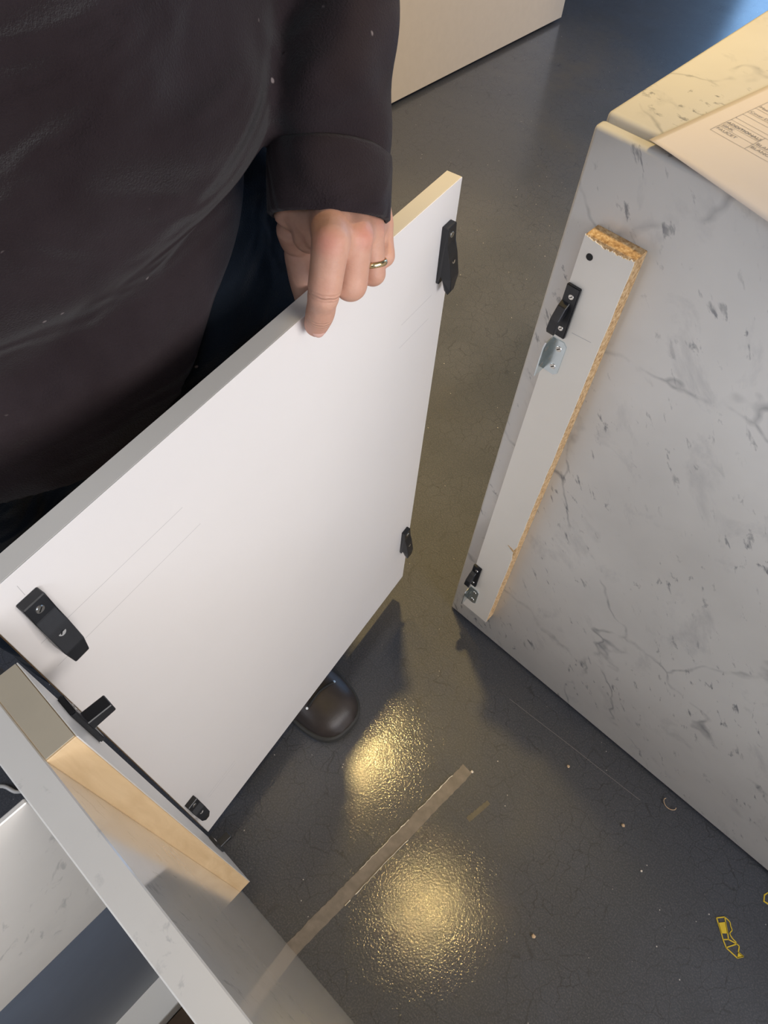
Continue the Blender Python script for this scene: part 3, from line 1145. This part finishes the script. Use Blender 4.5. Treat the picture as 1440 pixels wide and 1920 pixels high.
# ---- shoes
def shoe(ox, oy, name_label=None):
    """toe at +x; ox = toe tip x"""
    def sec(prof, zfun, n=28):
        return prof
    outline = [(0.0, 0.0), (0.004, 0.026), (0.020, 0.045), (0.050, 0.055), (0.090, 0.056), (0.150, 0.044), (0.215, 0.038), (0.270, 0.036), (0.292, 0.022), (0.298, 0.0)]
    half = spline(outline, 5)
    loop = [(-x, y) for x, y in half] + [(-x, -y) for x, y in half[::-1][1:-1]]
    b = bmesh.new()
    lo = [b.verts.new(rel((ox + x * 0.99, oy + y * 0.97, 0.0))) for x, y in loop]
    m1 = [b.verts.new(rel((ox + x, oy + y, 0.006))) for x, y in loop]
    m2 = [b.verts.new(rel((ox + x, oy + y, 0.018))) for x, y in loop]
    hi = [b.verts.new(rel((ox - 0.003 + x * 0.98, oy + y * 0.95, 0.021))) for x, y in loop]
    n = len(loop)
    for r0, r1 in ((lo, m1), (m1, m2), (m2, hi)):
        for i in range(n):
            b.faces.new((r0[i], r0[(i + 1) % n], r1[(i + 1) % n], r1[i]))
    b.faces.new(lo[::-1])
    b.faces.new(hi)
    sole = None
    up = bmesh.new()
    rows = []
    H = [(0.000, 0.024), (0.010, 0.040), (0.030, 0.052), (0.060, 0.058), (0.095, 0.064), (0.130, 0.078), (0.165, 0.096), (0.205, 0.115), (0.250, 0.120), (0.285, 0.112), (0.294, 0.075)]
    hs = spline(H, 3)
    hw = {}
    def width(x):
        for (x0, y0), (x1, y1) in zip(half, half[1:]):
            if x0 <= x <= x1:
                return y0 + (y1 - y0) * (x - x0) / max(1e-6, x1 - x0)
        return 0.02
    for x, h in hs:
        w = max(0.006, width(min(0.296, max(0.002, x))) * 0.93)
        ring = []
        for i in range(25):
            a = math.pi * i / 24
            c = math.cos(a)
            yy = math.copysign(abs(c) ** 0.72, c) * w * (1 - 0.28 * math.sin(a) * min(1, x / 0.15))
            zz = 0.018 + (h - 0.018) * math.sin(a) ** 0.75
            ring.append(up.verts.new(rel((ox - 0.004 - x, oy + yy, zz))))
        rows.append(ring)
    for r0, r1 in zip(rows, rows[1:]):
        for i in range(24):
            up.faces.new((r0[i], r0[i + 1], r1[i + 1], r1[i]))
    up.faces.new(rows[0])
    up.faces.new(rows[-1][::-1])
    u = link('shoe', up, LEATHER, man, True)
    s = link('sole', b, RUBBER, u)
    # toe cap seam, laces, eyelets
    for k in range(3):
        x = -0.068 - k * 0.026
        z = 0.0615 + k * 0.011
        lc = bmesh.new()
        tube(lc, [rel((ox + x, oy - 0.028, z - 0.006, 0.0022)), rel((ox + x - 0.003, oy, z + 0.004, 0.0024)), rel((ox + x, oy + 0.028, z - 0.006, 0.0022))], seg=10, n=4)
        link('lace', lc, LACE, u, True)
        for sd in (-1, 1):
            ey = bmesh.new()
            cyl(ey, rel((ox + x, oy + sd * 0.031, z - 0.010)), (0, sd * 0.5, 1), 0.0028, 0.0022, 0.0022, 12)
            link('eyelet', ey, SCREW, u)
    return u


shoe(-0.227, 0.240)
shoe(-0.300, 0.030)

# ------------------------------------------------------------------ things lying on the floor


def ragged_strip(name, p0, p1, w0, w1, h, mat, seed, label, cat):
    rnd = random.Random(seed)
    a, c = Vector(p0), Vector(p1)
    d = (c - a).normalized()
    s = Vector((-d.y, d.x, 0))
    n = 90
    L, R = [], []
    for i in range(n + 1):
        t = i / n
        p = a + (c - a) * t
        w = w0 + (w1 - w0) * t
        L.append((p + s * (w / 2 + rnd.uniform(-1, 1) * 0.0007 + 0.0010 * mnoise.noise(Vector((t * 14, 1, seed))))))
        R.append((p - s * (w / 2 + rnd.uniform(-1, 1) * 0.0006 + 0.0013 * mnoise.noise(Vector((t * 9, 5, seed))))))
    pts = L + R[::-1]
    e = empty(name, a, label, cat)
    b = bmesh.new()
    vt = [b.verts.new((p.x - a.x, p.y - a.y, h)) for p in pts]
    vb = [b.verts.new((p.x - a.x, p.y - a.y, 0.0)) for p in pts]
    m = len(pts)
    for i in range(n):
        b.faces.new((vt[i], vt[i + 1], vt[m - 2 - i], vt[m - 1 - i]))
    for i in range(m):
        b.faces.new((vb[i], vb[(i + 1) % m], vt[(i + 1) % m], vt[i]))
    link('residue_film', b, mat, e)
    for side, lo, hi in ((L, 0.52, 0.97), (R, 0.40, 0.72)):
        b = bmesh.new()
        run = []
        k0, k1 = int(n * lo), int(n * hi)
        for i in range(k0, k1):
            p = side[i]
            ww = 0.0009 * abs(mnoise.noise(Vector((i * 0.37, 3.1, seed)))) + 0.00025
            run.append((p, ww))
        for (p, w_), (q_, w2) in zip(run, run[1:]):
            if mnoise.noise(Vector((p.x * 90, p.y * 90, 2))) < -0.28:
                continue
            v = [b.verts.new((x.x - a.x, x.y - a.y, zz)) for x, zz in ((p - s * w_, h + 0.0002), (q_ - s * w2, h + 0.0002), (q_ + s * w2, h + 0.0011), (p + s * w_, h + 0.0011))]
            b.faces.new(v)
        if w0 < 0.01:
            b.free()
            continue
        link('lifted_edge', b, RESEDGE, e)['kind'] = 'stuff'
    return e


ragged_strip('tape_residue', (-0.075, -0.145, 0), (-0.041, 0.333, 0), 0.0215, 0.0200, 0.0005, RESIDUE, 4,
             'long ragged brown strip of old tape residue on the dark floor', 'tape residue')


ragged_strip('tape_residue', (0.0095, 0.272, 0), (0.0175, 0.3165, 0), 0.0085, 0.0070, 0.0003,
             plain('faint_tape_residue', (0.115, 0.100, 0.072), 0.5, var=0.2, scale=60), 9,
             'short faint brown smear of residue right of the long tape strip', 'tape residue')


def poly_ring(b, outer, inner, h):
    n = len(outer)
    ot = [b.verts.new((*p, h)) for p in outer]
    it = [b.verts.new((*p, h)) for p in inner]
    ob = [b.verts.new((*p, 0)) for p in outer]
    ib = [b.verts.new((*p, 0)) for p in inner]
    for i in range(n):
        j = (i + 1) % n
        b.faces.new((ot[i], ot[j], it[j], it[i]))
        b.faces.new((ob[i], ob[j], ot[j], ot[i]))
        b.faces.new((ib[j], ib[i], it[i], it[j]))


def bar(b, p, q, w, h):
    p, q = Vector((*p, 0)), Vector((*q, 0))
    d = (q - p).normalized()
    s = Vector((-d.y, d.x, 0)) * w / 2
    pts = [p - s, q - s, q + s, p + s]
    prism(b, [(v.x, v.y) for v in pts], (0, 0, h))


# yellow cut-out shaped like a knife (outline: body, two windows, curved grip line, blade end)
O = (0.3752, 0.4275)
st = empty('yellow_floor_sticker', (O[0], O[1], 0), 'yellow cut-out tool-shaped sticker lying nearest the bottom right corner', 'sticker')


def rl(pts):
    return [(x - O[0], y - O[1]) for x, y in pts]


b = bmesh.new()
H = 0.0006
outl = rl([(0.3752, 0.4275), (0.3839, 0.4374), (0.3925, 0.4262), (0.4020, 0.4150), (0.4030, 0.4118), (0.3990, 0.4068), (0.3935, 0.4120), (0.3840, 0.4195)])
body_pts = outl
# solid centre between the two windows
prism(b, rl([(0.3800, 0.4232), (0.3880, 0.4322), (0.3975, 0.4207), (0.3905, 0.4140)]), (0, 0, H))
P = rl([(0.3752, 0.4275), (0.3839, 0.4374), (0.3880, 0.4322), (0.3800, 0.4232), (0.3975, 0.4207), (0.3905, 0.4140), (0.4022, 0.4145), (0.3962, 0.4085),
        (0.4048, 0.4022), (0.4145, 0.4180), (0.4185, 0.4176), (0.4209, 0.4098), (0.4294, 0.4102), (0.4233, 0.4020), (0.4120, 0.4085), (0.4068, 0.4060)])
w = 0.0016
for i, j in ((0, 1), (1, 2), (0, 3), (2, 4), (3, 5), (4, 6), (5, 7), (6, 7), (7, 8), (6, 9), (9, 10), (10, 11), (11, 12), (12, 13), (13, 8), (9, 15)):
    bar(b, P[i], P[j], w, H)
bar(b, P[15], P[8], w, H)
prism(b, [P[11], P[12], P[13], ((P[11][0] + P[13][0]) / 2, (P[11][1] + P[13][1]) / 2)], (0, 0, H))
# curved outer grip line
gp = spline(rl([(0.3850, 0.4372), (0.3925, 0.4368), (0.3965, 0.4325), (0.4005, 0.4290), (0.4000, 0.4230), (0.4055, 0.4200), (0.4129, 0.4191)]), 5)
for p, q_ in zip(gp, gp[1:]):
    bar(b, p, q_, 0.0014, H)
link('cut_out', b, YELLOW, st)

O2 = (0.4146, 0.5079)
st2 = empty('yellow_floor_sticker', (O2[0], O2[1], 0), 'corner of a second yellow outline sticker at the right edge', 'sticker')
b = bmesh.new()
poly_ring(b, [(0.0, 0.0), (0.0039, -0.0098), (0.012, -0.0085), (0.026, -0.004), (0.030, 0.006), (0.014, 0.009), (0.0035, 0.0078)],
          [(0.0022, -0.0004), (0.0050, -0.0076), (0.012, -0.0062), (0.024, -0.002), (0.027, 0.004), (0.014, 0.0066), (0.0042, 0.0056)], 0.0006)
link('cut_out', b, YELLOW, st2)


def crumb(name, loc, r, mat, label, cat, seed, flat=0.5):
    rnd = random.Random(seed)
    b = bmesh.new()
    bmesh.ops.create_icosphere(b, subdivisions=2, radius=r)
    for v in b.verts:
        v.co = v.co * rnd.uniform(0.65, 1.25)
        v.co.z = v.co.z * flat
    mn = min(v.co.z for v in b.verts)
    for v in b.verts:
        v.co.z -= mn
    o = link(name, b, mat, None, False, (loc[0], loc[1], 0.0))
    return tag(o, label, cat)


crumb('laminate_chip', (-0.0328, 0.3347), 0.0024, CHIPW, 'small white chip beside the upper end of the tape strip', 'chip', 1)
crumb('wood_chip', (0.0802, 0.4544), 0.0026, CHIP, 'pale brown crumb midway between tape strip and island', 'chip', 2)
crumb('wood_chip', (0.1989, 0.4397), 0.0026, CHIP, 'small orange brown curl of wood below the island edge', 'chip', 3)
crumb('wood_chip', (0.1827, 0.2151), 0.0030, CHIP, 'tan wood crumb on open floor left of the yellow sticker', 'chip', 4)
crumb('laminate_chip', (0.2560, 0.4030), 0.0016, CHIPW, 'tiny bright white speck between island edge and yellow sticker', 'chip', 5)
# curly shaving
b = bmesh.new()
cv = [(0.011 * math.cos(t), 0.007 * math.sin(t), 0.0016 + 0.0012 * math.sin(2.3 * t), 0.0007) for t in [2.6 + 3.9 * i / 14 for i in range(15)]]
tube(b, cv, seg=6, n=2)
o = link('wood_shaving', b, CHIP, None, True, (0.2379, 0.5215, 0.0))
tag(o, 'thin curled wood shaving at the foot of the marble island', 'shaving')
# floor scratch
b = bmesh.new()
sc = [(-0.063, 0.478), (0.0, 0.4815), (0.060, 0.4855), (0.130, 0.489), (0.199, 0.4930)]
pts = spline(sc, 6)
for p, q_ in zip(pts, pts[1:]):
    bar(b, p, q_, 0.0006, 0.0002)
o = link('scratch', b, plain('scratch_dust', (0.20, 0.19, 0.19), 0.7), floor)
# scrap of white cable seen behind the open cabinet
b = bmesh.new()
tube(b, [(-0.03, -0.02, 0.004, 0.003), (-0.01, 0.0, 0.004, 0.003), (0.01, 0.008, 0.004, 0.003), (0.022, 0.020, 0.004, 0.002)], seg=10, n=4)
o = link('cable_scrap', b, CABTOP, None, True, (-0.555, -0.205, 0.0))
tag(o, 'short white scrap of cable on the floor at the left edge', 'cable')
